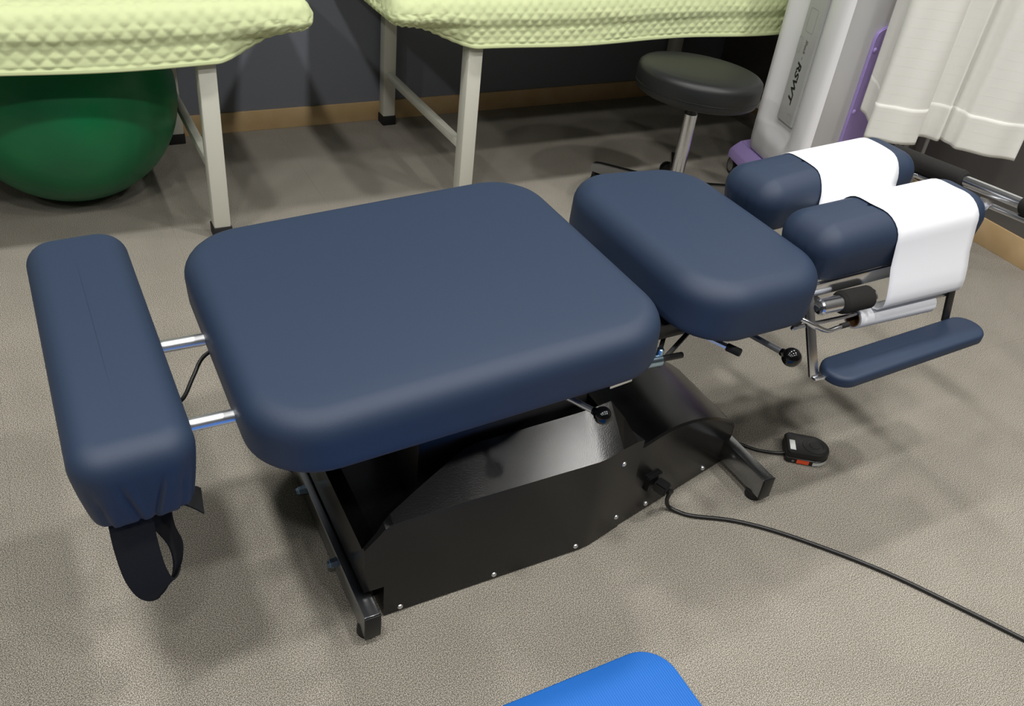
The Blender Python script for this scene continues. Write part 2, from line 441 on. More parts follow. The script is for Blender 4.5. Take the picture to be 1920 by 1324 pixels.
# --- cushions
tp(cushion('pelvic_cushion', None, (.474, CY, .494), (.638, .54, .087, .102, .036), tilt=.058, crown=.006))
tp(cushion('chest_cushion', None, (1.001, CY, .505), (.30, .466, .096, .097, .038), tilt=-.028, taper=.066, crown=.006))
def foot_pleats(x, y, z, n, ins):
    # gathered creases on the near and far ends, converging toward the underside
    if z > .03 or abs(y) < .2: return Vector((0, 0, 0))
    v = (.03-z)/.09; s = 0
    for x0, x1 in ((-.056, -.040), (-.024, -.006), (.029, .008), (.054, .040)):
        xc = x0+(x1-x0)*v
        s += exp(-((x-xc)/.0028)**2)+.35*exp(-((x-xc-.006)/.005)**2)*-1
    return -n*.0042*s*min(1, max(v-.08, 0)*2.6)
tp(cushion('foot_cushion', None, (.019, CY, .485), (.141, .538, .118, .042, .032), tilt=.025, rz=.017, crown=.004, bot_in=.010, step=.0022, disp=foot_pleats, nside=14))
def face_pleats(x, y, z, n, ins):
    if z > .02 or abs(x) < .17: return Vector((0, 0, 0))
    v = (.02-z)/.07; s = 0
    for y0 in (-.055, -.038, -.016, .012, .036, .055): s += exp(-((y-y0*(1-.2*v))/.003)**2)
    return -n*.003*s*min(1, v*1.5)
FC = (1.352, .949, .552); RC = (1.384, 1.150, .546)
tp(cushion('face_cushion', None, FC, (.432, .135, .096, .043, .042), tilt=.034, rz=.010, crown=.007, bot_in=.006, step=.003, disp=face_pleats, nside=8))
tp(cushion('face_cushion', None, RC, (.430, .147, .096, .043, .042), tilt=.038, rz=.038, crown=.007, bot_in=.006, step=.003, disp=face_pleats, nside=8))
# --- foot cushion rods, cable, strap
for y in (1.130, .944):
    tp(rod('slide_rod', (.05, y, .448), (.60, y, .446), .0095, M['satin'], n=24))
tp(box('cushion_board', (-.03, .068, .85, 1.288, .414, .4275), M['darksteel'], bevel=.002))
tp(tube('control_cable', [(.082, 1.005, .438), (.105, 1.03, .425), (.128, 1.07, .43), (.150, 1.098, .441), (.19, 1.115, .446)], .003, M['cable']))
tp(ribbon('restraint_strap', [(.006, .828, .424), (.006, .822, .38), (.010, .819, .33), (.020, .824, .292), (.036, .842, .276), (.052, .858, .300), (.050, .862, .34), (.042, .872, .38), (.040, .885, .424)],
   [(.050, 0, 0), (.050, 0, 0), (.049, .005, 0), (.044, .012, .006), (.034, .026, .016), (.020, .036, .012), (.012, .038, 0), (.030, .030, 0), (.045, .01, 0)], .0022, M['webbing']))
tp(ribbon('strap_end', [(.045, .862, .420), (.070, .858, .414), (.092, .852, .398)], [(.0, .036, .008), (.0, .036, .008), (.004, .036, .010)], .0022, M['webbing']))
# --- levers
def lever(p, q, r, kr):
    o = rod('lever', p, q, r, M['satin']); tp(o)
    d = (Vector(q)-Vector(p)).normalized(); c = Vector(q)+d*kr*.82
    k = kr; prof = [(0, r*1.3)]+[(k*.25+k*(1-cos(a)), k*sin(a)) for a in [.5+i*(pi-.5)/14 for i in range(15)]]
    b = rev('ball_knob', Vector(q)-d*kr*.25, c, prof, M['knob'], n=28, ang=60)
    b.parent = o
lever((.565, 1.02, .400), (.6575, .812, .413), .0048, .0142)
lever((1.000, 1.02, .408), (1.030, .815, .430), .0052, .0165)
# release paddle with black tip, linkages, clamp
tp(bar('release_lever', (.905, .965, .425), (.962, .862, .421), .010, .006, M['satin'], bevel=.001))
tp(rod('lever_tip', (.957, .873, .4205), (.970, .850, .4195), .0072, M['rubber']))
tp(bar('link_arm', (.845, .905, .385), (.935, .935, .43), .008, .004, M['darksteel'], bevel=.0005))
tp(bar('link_arm', (.850, .915, .385), (.925, .99, .43), .008, .004, M['darksteel'], bevel=.0005))
tp(bar('link_bracket', (.80, 1.00, .40), (.90, 1.00, .455), .012, .05, M['darksteel'], bevel=.001))
tp(rod('adjusting_rod', (.70, .90, .412), (.889, .90, .401), .0055, M['darksteel']))
tp(rod('clamp', (.800, .90, .4065), (.842, .90, .404), .0125, M['zinc'], b=.002))
tp(rod('clamp_screw', (.838, .90, .405), (.838, .90, .427), .006, M['zinc']))
tp(bar('support_bracket', (.762, .93, .352), (.806, .93, .357), .03, .006, M['chrome'], bevel=.001))
# --- headpiece frame
def tz(x): return .502+.034*(x-1.352)
for y in (.893, 1.215):
    tp(bar('head_rail', (1.118, y, tz(1.118)-.012), (1.545, y, tz(1.545)-.012), .006, .026, M['chrome'], bevel=.001))
    tp(rod('head_tube', (1.10, y+.008*(1 if y < 1 else -1), tz(1.1)+.004), (1.54, y+.008*(1 if y < 1 else -1), tz(1.54)+.004), .005, M['chrome']))
for x in (1.15, 1.36, 1.53):
    tp(bar('head_cross_bar', (x, .893, tz(x)-.016), (x, 1.215, tz(x)-.016), .03, .008, M['darksteel'], bevel=.001))
for y in (.949, 1.150):
    tp(bar('cushion_tray', (1.16, y, tz(1.16)-.006), (1.55, y+.008, tz(1.55)-.006), .09, .006, M['darksteel'], bevel=.001))
tp(bar('neck_link', (1.02, 1.069, .44), (1.20, 1.069, .482), .12, .02, M['darksteel']))
# near tube with foam grip, bracket
tp(bar('grip_bracket', (1.128, .93, .478), (1.157, .872, .460), .030, .010, M['darksteel'], bevel=.001))
tp(rod('grip_tube', (1.150, .872, .4605), (1.285, .872, .4575), .0150, M['chrome'], b=.003))
tp(rod('foam_grip', (1.200, .872, .4600), (1.276, .872, .4580), .0215, M['foam'], b=.005))
tp(tube('hook_rod', [(1.05, .905, .452), (1.105, .872, .448), (1.133, .855, .437), (1.168, .852, .420), (1.196, .852, .4205), (1.206, .853, .4208)], .0042, M['chrome']))
tp(tube('hook_tip', [(1.203, .8529, .4208), (1.222, .8538, .4205)], .0052, M['rubber'], sm=1))
tp(box('rod_block', (1.098, 1.118, .868, .888, .432, .456), M['black2'], bevel=.002))
tp(rod('paper_holder_rod', (1.110, .880, .4190), (1.545, .880, .4085), .0040, M['chrome']))
# far head handle bar across the end
hx = 1.70
tp(rod('hand_bar', (hx, 1.28, .5285), (hx, .855, .5705), .0115, M['chrome'], b=.003))
tp(rod('foam_grip', (hx, 1.245, .532), (hx, 1.052, .551), .0205, M['foam'], b=.005))
tp(rod('foam_grip', (hx, .9165, .5644), (hx, .80, .576), .0205, M['foam'], b=.005))
tp(rod('lower_bar', (hx-.01, 1.27, .506), (hx-.01, .86, .545), .006, M['chrome']))
tp(bar('bar_arm', (1.55, .935, .512), (1.694, .985, .540), .028, .006, M['chrome'], bevel=.001))
tp(bar('bar_arm', (1.55, 1.18, .510), (1.694, 1.17, .522), .028, .006, M['chrome'], bevel=.001))
# --- hanging arm rest
tp(cushion('arm_rest', None, (1.368, .820, .351), (.412, .074, .021, .036, .008), tilt=.021, rz=.028, crown=.002, rb=.004, nside=2, nr=5))
tp(bar('arm_rest_strap', (1.128, .886, .488), (1.141, .824, .345), .019, .006, M['chrome'], ref=(0, 1, .4), bevel=.001))
tp(bar('arm_rest_strap', (1.136, .822, .344), (1.30, .822, .3405), .018, .004, M['chrome'], bevel=.001))
tp(bar('arm_rest_strap', (1.528, .893, .490), (1.526, .862, .358), .019, .006, M['darksteel'], ref=(0, 1, .3), bevel=.001))
tp(bar('arm_rest_strap', (1.526, .866, .347), (1.526, .80, .3425), .018, .004, M['darksteel'], bevel=.001))

# ================================================================ PAPER ROLL on its holder
PR = thing('paper_roll', 'white paper roll under headrest, its sheet drawn over both face cushions', 'paper roll', (1.39, .890, .41))
PI_ = Matrix.Translation((-1.39, -.890, -.41))
def pp(o): o.parent = PR; o.matrix_basis = PI_ @ o.matrix_basis; return o
a_, b_ = Vector((1.272, .884, .4035)), Vector((1.478, .884, .3985)); L_ = (b_-a_).length
pp(rev('paper_coil', a_, b_, [(0, .0165), (0, .0205), (L_, .0205), (L_, .0165), (0, .0165)], M['paper'], n=32))
pp(rev('core', a_-(b_-a_)*.004, b_+(b_-a_)*.004, [(0, .0145), (0, .0165), (L_*1.008, .0165), (L_*1.008, .0145), (0, .0145)], M['card'], n=28))
def sheet(x0, x1):
    # cross-section (y, z) of the draped strip, evaluated with each cushion's own tilt
    bm = bmesh.new(); rows = []
    nx = 12
    for i in range(nx+1):
        x = x0+(x1-x0)*i/nx; f = i/nx
        zt = FC[2]+.034*(x-FC[0]); yc = FC[1]+.010*(x-FC[0]); e = .0022
        W2 = .0675; top = .048+.006; re = .042
        cr = lambda d, W: .0072*(1-(d/W)**2)
        def arc(yc, zt, W2, n=7):
            L = []
            for k in range(n+1):
                a = pi/2*k/n; L.append((yc-(W2-re)-re*cos(a)-e*cos(a), zt+.048-re+re*sin(a)+e*sin(a)+cr(W2-re+re*cos(a), W2)*sin(a)))
            for dy in (-.018, -.009, 0, .009, .018): L.append((yc+dy, zt+.048+cr(dy, W2)+e))
            for k in range(n+1):
                a = pi/2*(1-k/n); L.append((yc+(W2-re)+re*cos(a)+e*cos(a), zt+.048-re+re*sin(a)+e*sin(a)+cr(W2-re+re*cos(a), W2)*sin(a)))
            return L
        path = [(.893, .4200), (.884, .4235), (.874, .4245), (.865, .4275), (.858, .4345), (.8550, .445), (.8565, .460), (.8625, .485), (.8715, .512)]
        path += arc(yc, zt, W2)
        z2 = RC[2]+.038*(x-RC[0]); y2 = RC[1]+.038*(x-RC[0])
        g = (yc+W2+y2-.0735)/2
        path += [(yc+W2+.004, zt-.005), (g, zt-.022), (y2-.0735-.004, z2-.005)]
        path += arc(y2, z2, .0735)
        path += [(y2+.0735+.006, z2-.01), (y2+.0735+.008, z2-.04)]
        P = [Vector((x+.026*max(0, min(1, (y-1.0)/.1))+.018*max(0, min(1, (.945-y)/.06)), y, z)) for y, z in path]
        rows.append(P)
    for P in rows:
        pass
    V = [[bm.verts.new(p) for p in P] for P in rows]
    for A, B in zip(V, V[1:]):
        for k in range(len(A)-1): bm.faces.new((A[k], A[k+1], B[k+1], B[k]))
    bmesh.ops.recalc_face_normals(bm, faces=bm.faces)
    o = obj('paper_sheet', bm, M['paper'], None, True)
    md = o.modifiers.new('thickness', 'SOLIDIFY'); md.thickness = .0006; md.offset = 0
    return o
pp(sheet(1.286, 1.500))

# ================================================================ CORD, PEDAL, MAT
tag(tube('power_cord', [(.926, .880, .078), (.940, .884, .072), (.947, .894, .055), (.951, .900, .030), (.958, .898, .011), (.972, .884, .0045), (.995, .862, .0045), (1.068, .818, .0045), (1.144, .747, .0045), (1.247, .619, .0045), (1.319, .501, .0045), (1.382, .387, .0045), (1.48, .20, .0045), (1.62, -.1, .0045)], .0042, M['cable'], n=10),
    'black power cord running from the black base across the carpet', 'power cord')
pc = bpy.data.objects[-1] if False else [o for o in COL.objects if o.name == 'power_cord'][0]
bm = bmesh.new(); bm_bar(bm, c0+q*.0085, c0+q*.034+Vector((.006, 0, -.003)), .026, .022); bmesh.ops.bevel(bm, geom=bm.edges[:], offset=.003, segments=2, affect='EDGES')
smooth_angle(obj('plug', bm, M['black2'], pc))
# foot pedal: D-shaped housing
pd = thing('foot_pedal', 'small black D-shaped foot pedal with orange and white stickers on the carpet', 'foot pedal', (1.345, .921, 0), math.atan2(-.6, .8))
def dshape(l, wd, r, n=16):
    P = [(-l/2, -wd/2+r), (-l/2+r, -wd/2)]
    rr = wd/2; cx = l/2-rr
    P += [(cx+rr*sin(pi*k/n), -rr*cos(pi*k/n)) for k in range(n+1)]
    P += [(-l/2+r, wd/2), (-l/2, wd/2-r)]
    return P
def extr(name, P, levels, material, parent):
    bm = bmesh.new(); R = []
    for sc, z in levels: R.append([bm.verts.new((x*sc, y*sc, z)) for x, y in P])
    n = len(P)
    for A, B in zip(R, R[1:]):
        for k in range(n): bm.faces.new((A[k], A[(k+1) % n], B[(k+1) % n], B[k]))
    bm.faces.new(R[0][::-1]); bm.faces.new(R[-1]); bmesh.ops.recalc_face_normals(bm, faces=bm.faces)
    return smooth_angle(obj(name, bm, material, parent), 30)
D = dshape(.094, .070, .006)
extr('housing', D, [(.97, .001), (1, .003), (1, .014), (.965, .015), (.965, .017), (1, .018), (1, .026), (.96, .0295), (.93, .030)], M['black2'], pd)
rev('tread', (.014, 0, .0295), (.014, 0, .04), [(0, .027), (.002, .026), (.0025, .019), (.0015, .018), (.0015, .012), (.003, .011), (.0035, .006), (.003, 0)], M['rubber'], pd, n=28)
box('sticker', (-.040, -.028, -.024, .008, .0298, .0303), M['label'], pd)
def side_strip(name, k0, k1, mt):
    Q = dshape(.0952, .0712, .006, 24); bm = bmesh.new()
    a = Q[k0:k1]; lo = [bm.verts.new((x, y, .0035)) for x, y in a]; hi = [bm.verts.new((x, y, .0125)) for x, y in a]
    for i in range(len(a)-1): bm.faces.new((lo[i], lo[i+1], hi[i+1], hi[i]))
    return obj(name, bm, mt, pd)
bm = bmesh.new(); bm_box(bm, -.022, .004, -.0358, -.0349, .0035, .0128); obj('orange_sticker', bm, M['orange'], pd)['label'] = 'orange sticker'
side_strip('sticker', 2, 14, M['label'])
rev('screw', (-.030, -.0345, .008), (-.030, -.038, .008), [(0, .003), (.0012, .003), (.002, 0)], M['steel'], pd, n=10)
pi_ = Matrix.Translation(pd.location) @ Matrix.Rotation(pd.rotation_euler.z, 4, 'Z')
cb = tube('pedal_cable', [(1.306, .934, .010), (1.285, .945, .006), (1.25, .971, .004), (1.225, 1.003, .004), (1.20, 1.03, .004), (1.150, 1.05, .006)], .0036, M['cable'], n=8)
cb.parent = pd; cb.matrix_basis = pi_.inverted()
# blue mat
bm = cushion_mesh(.86, 1.50, .010, .058, .003, crown=0, step=.05, rb=.003, nside=1, nr=4)
o = obj('exercise_mat', bm, M['mat'], None, True, loc=(.323, -.105, .005)); tag(o, 'bright blue ribbed mat lying on the carpet at the bottom edge', 'mat')

# ================================================================ EXERCISE BALL
bm = bmesh.new(); n = 96; prof = []
Rb = .288; axis = Vector((.35, .2, .9)).normalized()
for i in range(121):
    a = pi*i/120; g = 0
    r = Rb
    if .18 < a < pi-.18: r += .00018*cos(a*64)
    prof.append((Rb-r*cos(a), max(r*sin(a), 0)))
prof[0] = (prof[0][0], 0); prof[-1] = (prof[-1][0], 0)
bm_rev(bm, -axis*Rb, axis*Rb, prof, n); bmesh.ops.recalc_face_normals(bm, faces=bm.faces)
o = obj('exercise_ball', bm, M['ball'], None, True, loc=(.08, 2.60, Rb)); tag(o, 'large dark green exercise ball under the left covered bed', 'exercise ball')

# ================================================================ BEDS
def bed(x0, x1, legs_x, label, ytop=2.225):
    yl0, yl1 = 2.214, 2.905
    t = thing('treatment_bed', label, 'bed', ((x0+x1)/2, 2.58, 0), group=None)
    ox, oy = (x0+x1)/2, 2.58
    def P(o): o.parent = t; o.matrix_basis = Matrix.Translation((-ox, -oy, 0)) @ o.matrix_basis; return o
    lw = .044
    for lx in legs_x:
        for ly in (yl0, yl1-lw):
            lg = P(box('leg', (lx, lx+lw, ly, ly+lw, .028, .520), M['cream'], bevel=.003))
            fc_ = box('foot_cap', (lx-.003, lx+lw+.003, ly-.003, ly+lw+.003, 0, .034), M['rubber'], bevel=.003); fc_.parent = lg
        P(box('end_rail', (lx+.011, lx+.033, yl0+lw, yl1-lw, .165, .190), M['cream'], bevel=.002))
        P(box('top_rail', (lx+.002, lx+.042, yl0+lw, yl1-lw, .490, .520), M['cream'], bevel=.002))
    for ly in (yl0, yl1-.04):
        P(box('side_rail', (legs_x[0]+lw, legs_x[-1], ly, ly+.04, .490, .520), M['cream'], bevel=.002))
    P(box('bed_board', (legs_x[0]+.002, legs_x[-1]+lw-.002, yl0+.002, yl1-.002, .5205, .5555), M['cream'], bevel=.003))
    P(box('mattress', (x0+.055, x1-.055, ytop+.035, 2.885, .556, .612), M['leather'], bevel=.02, seg=4))
    return t
def cover(x0, x1, y0, y1, label, per):
    Lx, Ly = x1-x0, y1-y0; cx, cy = (x0+x1)/2, (y0+y1)/2
    rc, re, ZT = .045, .035, .622
    P = rrect(Lx, Ly, rc, .0046, 14)
    # arclength
    S = [0]
    for a, b in zip(P, P[1:]): S.append(S[-1]+sqrt((a[0]-b[0])**2+(a[1]-b[1])**2))
    bm = bmesh.new(); cols = []
    nv_side = 34; 
    for (x, y, nx, ny), s in zip(P, S):
        d = Lx/2-abs(x)             # distance from end of bed
        ends = abs(nx) > .95
        f = 0 if ends else max(0, min(1, (d-.03)/.22)); f = f*f*(3-2*f)
        hem = .553+(.484-.553)*f
        hem += .004*sin(x*9+1)*f+(1-f)*.0028*sin(s*240)
        # side wall from hem up to ZT-re, then arc, then a little of the top
        colv = []
        zs = [(hem+(ZT-re-hem)*k/nv_side, 0) for k in range(nv_side+1)]
        v = 0; prev = None; pts = []
        for k, (z, _) in enumerate(zs):
            tuck = (1-f)*.030*max(0, (.573-z)/.03)**1.5 if z < .573 else 0
            fold = .010*exp(-((z-(.540+.004*sin(x*7)))/.008)**2)*(.12+.88*(1-abs(2*min(max(f, 0), 1)-1)))
            belly = .006*exp(-((z-.565)/.02)**2)
            pts.append((-tuck-fold+belly+.003*f*(.54-z)/.05*(z < .54), z))
        for k in range(1, 9):
            a = pi/2*k/8; pts.append((-re*(1-cos(a)), ZT-re+re*sin(a)))
        for k in range(1, 12): pts.append((-re-.0055*k, ZT+.001*min(k, 3)))
        for k, (off, z) in enumerate(pts):
            if prev: v += sqrt((off-prev[0])**2+(z-prev[1])**2)
            prev = (off, z)
            t0 = pts[max(k-1, 0)]; t1 = pts[min(k+1, len(pts)-1)]
            tx, tzv = t1[0]-t0[0], t1[1]-t0[1]; ln = sqrt(tx*tx+tzv*tzv)+1e-9
            no, nz = tzv/ln, -tx/ln
            f1 = ((s+v)/per) % 1; f2 = ((s-v)/per) % 1; d1 = 1-abs(2*f1-1); d2 = 1-abs(2*f2-1)
            q_ = min(d1, d2); amp = .0046*(1-(1-q_)**1.6)
            amp *= .8+.35*sin(s*31+2*sin(v*70))*sin(v*55+s*7)
            if v < .010: amp = .0035
            elif v < .0125: amp = 0
            o_ = off+no*amp; zz = z+nz*amp
            lim = rc*.98
            ins = -o_
            if ins <= lim: X, Y = x-nx*ins, y-ny*ins
            else:
                k1 = (Lx/2-ins)/(Lx/2-lim); k2 = (Ly/2-ins)/(Ly/2-lim); X, Y = (x-nx*lim)*k1, (y-ny*lim)*k2
            colv.append(bm.verts.new((X, Y, zz)))
        cols.append(colv)
    n = len(cols)
    for i in range(n):
        A, B = cols[i], cols[(i+1) % n]
        for k in range(len(A)-1): bm.faces.new((A[k], B[k], B[k+1], A[k+1]))
    bm.faces.new([c_[-1] for c_ in cols])
    bmesh.ops.recalc_face_normals(bm, faces=bm.faces)
    o = obj('bed_cover', bm, M['quilt'], None, True, loc=(cx, cy, 0)); tag(o, label, 'bed cover')
    md = o.modifiers.new('thickness', 'SOLIDIFY'); md.thickness = .003; md.offset = -1
    return o
bed(-1.12, .655, (-.92, .370), 'cream metal framed bed in the back left corner, over the green ball')
bed(.875, 2.60, (1.097, 2.334), 'cream metal framed bed behind the black stool, centre right')
cover(-1.12, .660, 2.198, 2.912, 'quilted lime green cover on the left bed, above the green ball', .038)
cover(.868, 2.60, 2.198, 2.912, 'quilted lime green cover on the right bed, behind the black stool', .032)

# ================================================================ STOOL
sx, sy = 1.752, 2.004
st = thing('rolling_stool', 'round black padded stool on chrome five-star wheeled base', 'stool', (sx, sy, 0), radians(-18))
seat = rev('seat', (0, 0, 0), (0, 0, 1), [(0, 0), (0, .170), (.006, .180), (.016, .184), (.024, .1835), (.028, .1855), (.060, .1865), (.070, .184), (.077, .176), (.080, .163), (.082, .10), (.0825, 0)], M['leather'], st, n=64, ang=50)
seat.location = (0, 0, .380); seat.rotation_euler = (radians(-2), radians(3), 0)
rev('seam_piping', (0, 0, 0), (0, 0, 1), [(.024, .1835), (.0255, .1862), (.027, .1835), (.024, .1835)], M['leather'], seat, n=64)
rod('gas_piston', (0, 0, .30), (0, 0, .392), .0095, M['steel'], st)
rod('collar', (0, 0, .322), (0, 0, .340), .0185, M['black2'], st)
rod('column', (0, 0, .075), (0, 0, .325), .0205, M['chrome'], st, n=32)
rev('hub', (0, 0, .05), (0, 0, .1), [(0, 0), (0, .030), (.045, .030), (.05, .024), (.05, 0)], M['chrome'], st, n=32)
for k in range(5):
    a = 2*pi*k/5
    bm = bmesh.new()
    prof = [(.02, .050), (.02, .098), (.255, .088), (.276, .085), (.284, .077), (.284, .058), (.278, .056), (.24, .054)]
    A = [bm.verts.new((x, -.011, z)) for x, z in prof]; B = [bm.verts.new((x, .011, z)) for x, z in prof]
    bm.faces.new(A); bm.faces.new(B[::-1])
    for i in range(len(prof)): bm.faces.new((A[i], B[i], B[(i+1) % len(prof)], A[(i+1) % len(prof)]))
    bmesh.ops.recalc_face_normals(bm, faces=bm.faces)
    bmesh.ops.bevel(bm, geom=bm.edges[:], offset=.002, segments=2, affect='EDGES')
    lg = smooth_angle(obj('leg', bm, M['steel'], st)); lg.rotation_euler = (0, 0, a)
    sw = radians(40+70*k)
    cs = Vector((.272, 0, 0)); dr = Vector((cos(sw), sin(sw), 0)); ax = Vector((-sin(sw), cos(sw), 0))
    wc = cs+Vector((0, 0, .024))+dr*.014
    bm = bmesh.new()
    for sgn in (-1, 1):
        bm_rev(bm, wc+ax*sgn*.004, wc+ax*sgn*.016, [(0, 0), (0, .023), (.003, .024), (.009, .0235), (.012, .018), (.012, 0)], 24)
    bm_rev(bm, cs+Vector((0, 0, .030)), cs+Vector((0, 0, .06)), [(0, 0), (0, .009), (.028, .006), (.028, 0)], 16)
    bm_rev(bm, wc-ax*.005, wc+ax*.005, [(0, 0), (0, .012), (.01, .012), (.01, 0)], 16)
    bmesh.ops.recalc_face_normals(bm, faces=bm.faces)
    c_ = smooth_angle(obj('caster', bm, M['black2'], lg), 40)

# ================================================================ MACHINE
PB = Vector((2.138, 2.127, 0)); PF = Vector((2.066, 1.822, 0)); uu = (PF-PB).normalized(); nn = Vector((uu.y, -uu.x, 0))  # nn: outward (-x)
if nn.x > 0: nn = -nn
face_dir = Vector((cos(radians(8)), sin(radians(8)), 0))
mc = thing('therapy_machine', 'tall grey-white medical machine with purple base, partly behind the curtain', 'medical machine', (2.28, 2.0, 0))
def mp(o): o.parent = mc; o.matrix_basis = Matrix.Translation((-2.28, -2.0, 0)) @ o.matrix_basis; return o
def flank(u, z):   # depth of the flank's surface (inward positive)
    k = max(0, min(1, (z-.19)/.06)); k = k*k*(3-2*k)
    P = [(0, .016), (.006, .005), (.016, 0), (.030, 0), (.045, .006), (.062, .015), (.085, .021), (.10, .023), (.200, .023), (.212, .016), (.226, .007), (.240, .003), (.262, .001), (.280, .002), (.296, .006), (.308, .014), (.313, .026)]
    for (a, b), (c_, d) in zip(P, P[1:]):
        if a <= u <= c_:
            t = (u-a)/(c_-a); v = b+(d-b)*t; break
    else: v = P[-1][1]
    if .03 < u < .262: v *= k
    return v
us = [0, .003, .006, .011, .016, .03, .037, .045, .053, .062, .073, .085, .10, .15, .200, .206, .212, .219, .226, .233, .240, .25, .262, .28, .288, .296, .302, .308, .313]
zs = [.125, .13, .14, .16, .18, .19, .20, .21, .22, .23, .24, .25, .26, .30, .5, .8, 1.05, 1.12, 1.15, 1.16]
bm = bmesh.new(); R = []
for z in zs:
    sh = {.125: .012, .13: .006, .14: .002, 1.12: .006, 1.15: .03, 1.16: .06}.get(z, 0)
    ring = [PB+uu*u-nn*(flank(u, z)+sh) for u in us]
    c1 = PF+face_dir*.42; c2 = Vector((2.52, 2.17, 0)); c3 = PB+Vector((.02, .012, 0))
    fr_ = [PF+face_dir*.03+Vector((0, .000, 0)), PF+face_dir*.2, PF+face_dir*.40, c1+Vector((0, .02, 0)), c2, c3]
    ctr = Vector((2.28, 2.0, 0))
    ring += [p+(ctr-p).normalized()*sh for p in fr_]
    R.append([bm.verts.new((p.x, p.y, z)) for p in ring])
n = len(R[0])
for A, B in zip(R, R[1:]):
    for k in range(n): bm.faces.new((A[k], A[(k+1) % n], B[(k+1) % n], B[k]))
bm.faces.new(R[0][::-1]); bm.faces.new(R[-1]); bmesh.ops.recalc_face_normals(bm, faces=bm.faces)
mp(smooth_angle(obj('shell', bm, M['shell']), 40))
def on_flank(u, z, d): return PB+uu*u+nn*(d-.023)+Vector((0, 0, z))
def flank_plate(name, u0, u1, z0, z1, d0, d1, mt, r=.004):
    bm = bmesh.new()
    v = [bm.verts.new(on_flank(u, z, d)) for d in (d0, d1) for u, z in ((u0, z0), (u1, z0), (u1, z1), (u0, z1))]
    for f in ((3, 2, 1, 0), (4, 5, 6, 7), (0, 1, 5, 4), (1, 2, 6, 5), (2, 3, 7, 6), (3, 0, 4, 7)): bm.faces.new([v[i] for i in f])
    if r: bmesh.ops.bevel(bm, geom=bm.edges[:], offset=r, segments=2, affect='EDGES')
    bmesh.ops.recalc_face_normals(bm, faces=bm.faces)
    return mp(smooth_angle(obj(name, bm, mt)))
flank_plate('name_panel', .104, .198, .272, 1.02, -.002, .009, M['panelg'], .003)
def outline(u0, u1, z0, z1, skew=0, r=.006):
    cs_ = []
    for (a, b, t0) in ((u1-r, z1-r, 0), (u0+r, z1-r, 90), (u0+r, z0+r, 180), (u1-r, z0+r, 270)):
        for k in range(5):
            t = radians(t0+90*k/4); U = a+r*cos(t); Z = b+r*sin(t)
            cs_.append((U+skew*(Z-(z0+z1)/2), Z))
    bm = bmesh.new(); cen = ((u0+u1)/2, (z0+z1)/2); th = .0009
    O = [bm.verts.new(on_flank(U, Z, .0094)) for U, Z in cs_]
    I = [bm.verts.new(on_flank(U+(cen[0]-U)*th/abs(u1-u0)*2, Z+(cen[1]-Z)*th/abs(z1-z0)*2, .0094)) for U, Z in cs_]
    for k in range(len(O)): bm.faces.new((O[k], O[(k+1) % len(O)], I[(k+1) % len(O)], I[k]))
    mp(obj('panel_outline', bm, M['line']))
outline(.124, .166, .555, .625); outline(.106, .126, .488, .535); outline(.162, .182, .283, .308, r=.002)
def flank_text(body, size, u, z, mt, name, shear=0, offset=0, stretch=1):
    me = text_mesh(body, size, shear, .0003, offset); o = obj(name, me, mt)
    # text x -> down, text y -> +u (towards the front), normal -> outward
    ex = Vector((0, 0, -1)); ey = uu; ez = ex.cross(ey)
    if ez.dot(nn) < 0: ex, ey, ez = ex, ey, ez
    mtx = Matrix((ex*stretch, ey, ez)).transposed().to_4x4(); mtx.translation = on_flank(u, z, .0097)
    o.matrix_basis = mtx; mp(o)
flank_text('RSWT', .032, .138, .468, M['ink'], 'lettering', .25, .0008, 1.45)
flank_text('Shock  –', .017, .146, .535, M['inkg'], 'small_lettering', .3)
# purple parts
def purple_plate():
    N2 = Vector((face_dir.y, -face_dir.x, 0))
    if N2.y > 0: N2 = -N2
    def q_(u, z, d): return PF+face_dir*u+N2*d+Vector((0, 0, z))
    O = [(.177, .14), (.177, .575), (.184, .594), (.20, .602), (.38, .640), (.38, .14)]
    bm = bmesh.new(); A = [bm.verts.new(q_(u, z, .001)) for u, z in O]; B = [bm.verts.new(q_(u, z, .009)) for u, z in O]
    bm.faces.new(A); bm.faces.new(B[::-1])
    for i in range(len(O)): bm.faces.new((A[i], A[(i+1) % len(O)], B[(i+1) % len(O)], B[i]))
    bmesh.ops.recalc_face_normals(bm, faces=bm.faces); bmesh.ops.bevel(bm, geom=bm.edges[:], offset=.003, segments=2, affect='EDGES')
    sp = mp(smooth_angle(obj('side_panel', bm, M['purple']))); sp['label'] = 'purple side panel'
    for z in (.541, .350):
        p = q_(.193, z, .008); o = rev('screw_cap', p, p+N2, [(0, .008), (.003, .0075), (.005, .005), (.0055, 0)], M['purple'], n=20); mp(o)
purple_plate()
bm = bmesh.new()
O = [Vector((2.137, 2.205, 0)), PB+uu*.33+nn*.030, PF+face_dir*.10-Vector((0, .045, 0)), PF+face_dir*.44-Vector((-.02, .03, 0)), Vector((2.55, 2.17, 0)), Vector((2.21, 2.215, 0))]
lv = [(.0, .058), (.0, .082), (-.010, .098), (-.034, .124)]
R = []
ctr = Vector((2.3, 2.0, 0))
for off, z in lv: R.append([bm.verts.new((*(p-(p-ctr).normalized()*-off).xy, z)) for p in O])
for A, B in zip(R, R[1:]):
    for k in range(6): bm.faces.new((A[k], A[(k+1) % 6], B[(k+1) % 6], B[k]))
bm.faces.new(R[0][::-1]); bm.faces.new(R[-1]); bmesh.ops.recalc_face_normals(bm, faces=bm.faces); bmesh.ops.bevel(bm, geom=bm.edges[:], offset=.003, segments=2, affect='EDGES')
o = mp(smooth_angle(obj('base_skirt', bm, M['purple']))); o['label'] = 'purple base skirt'
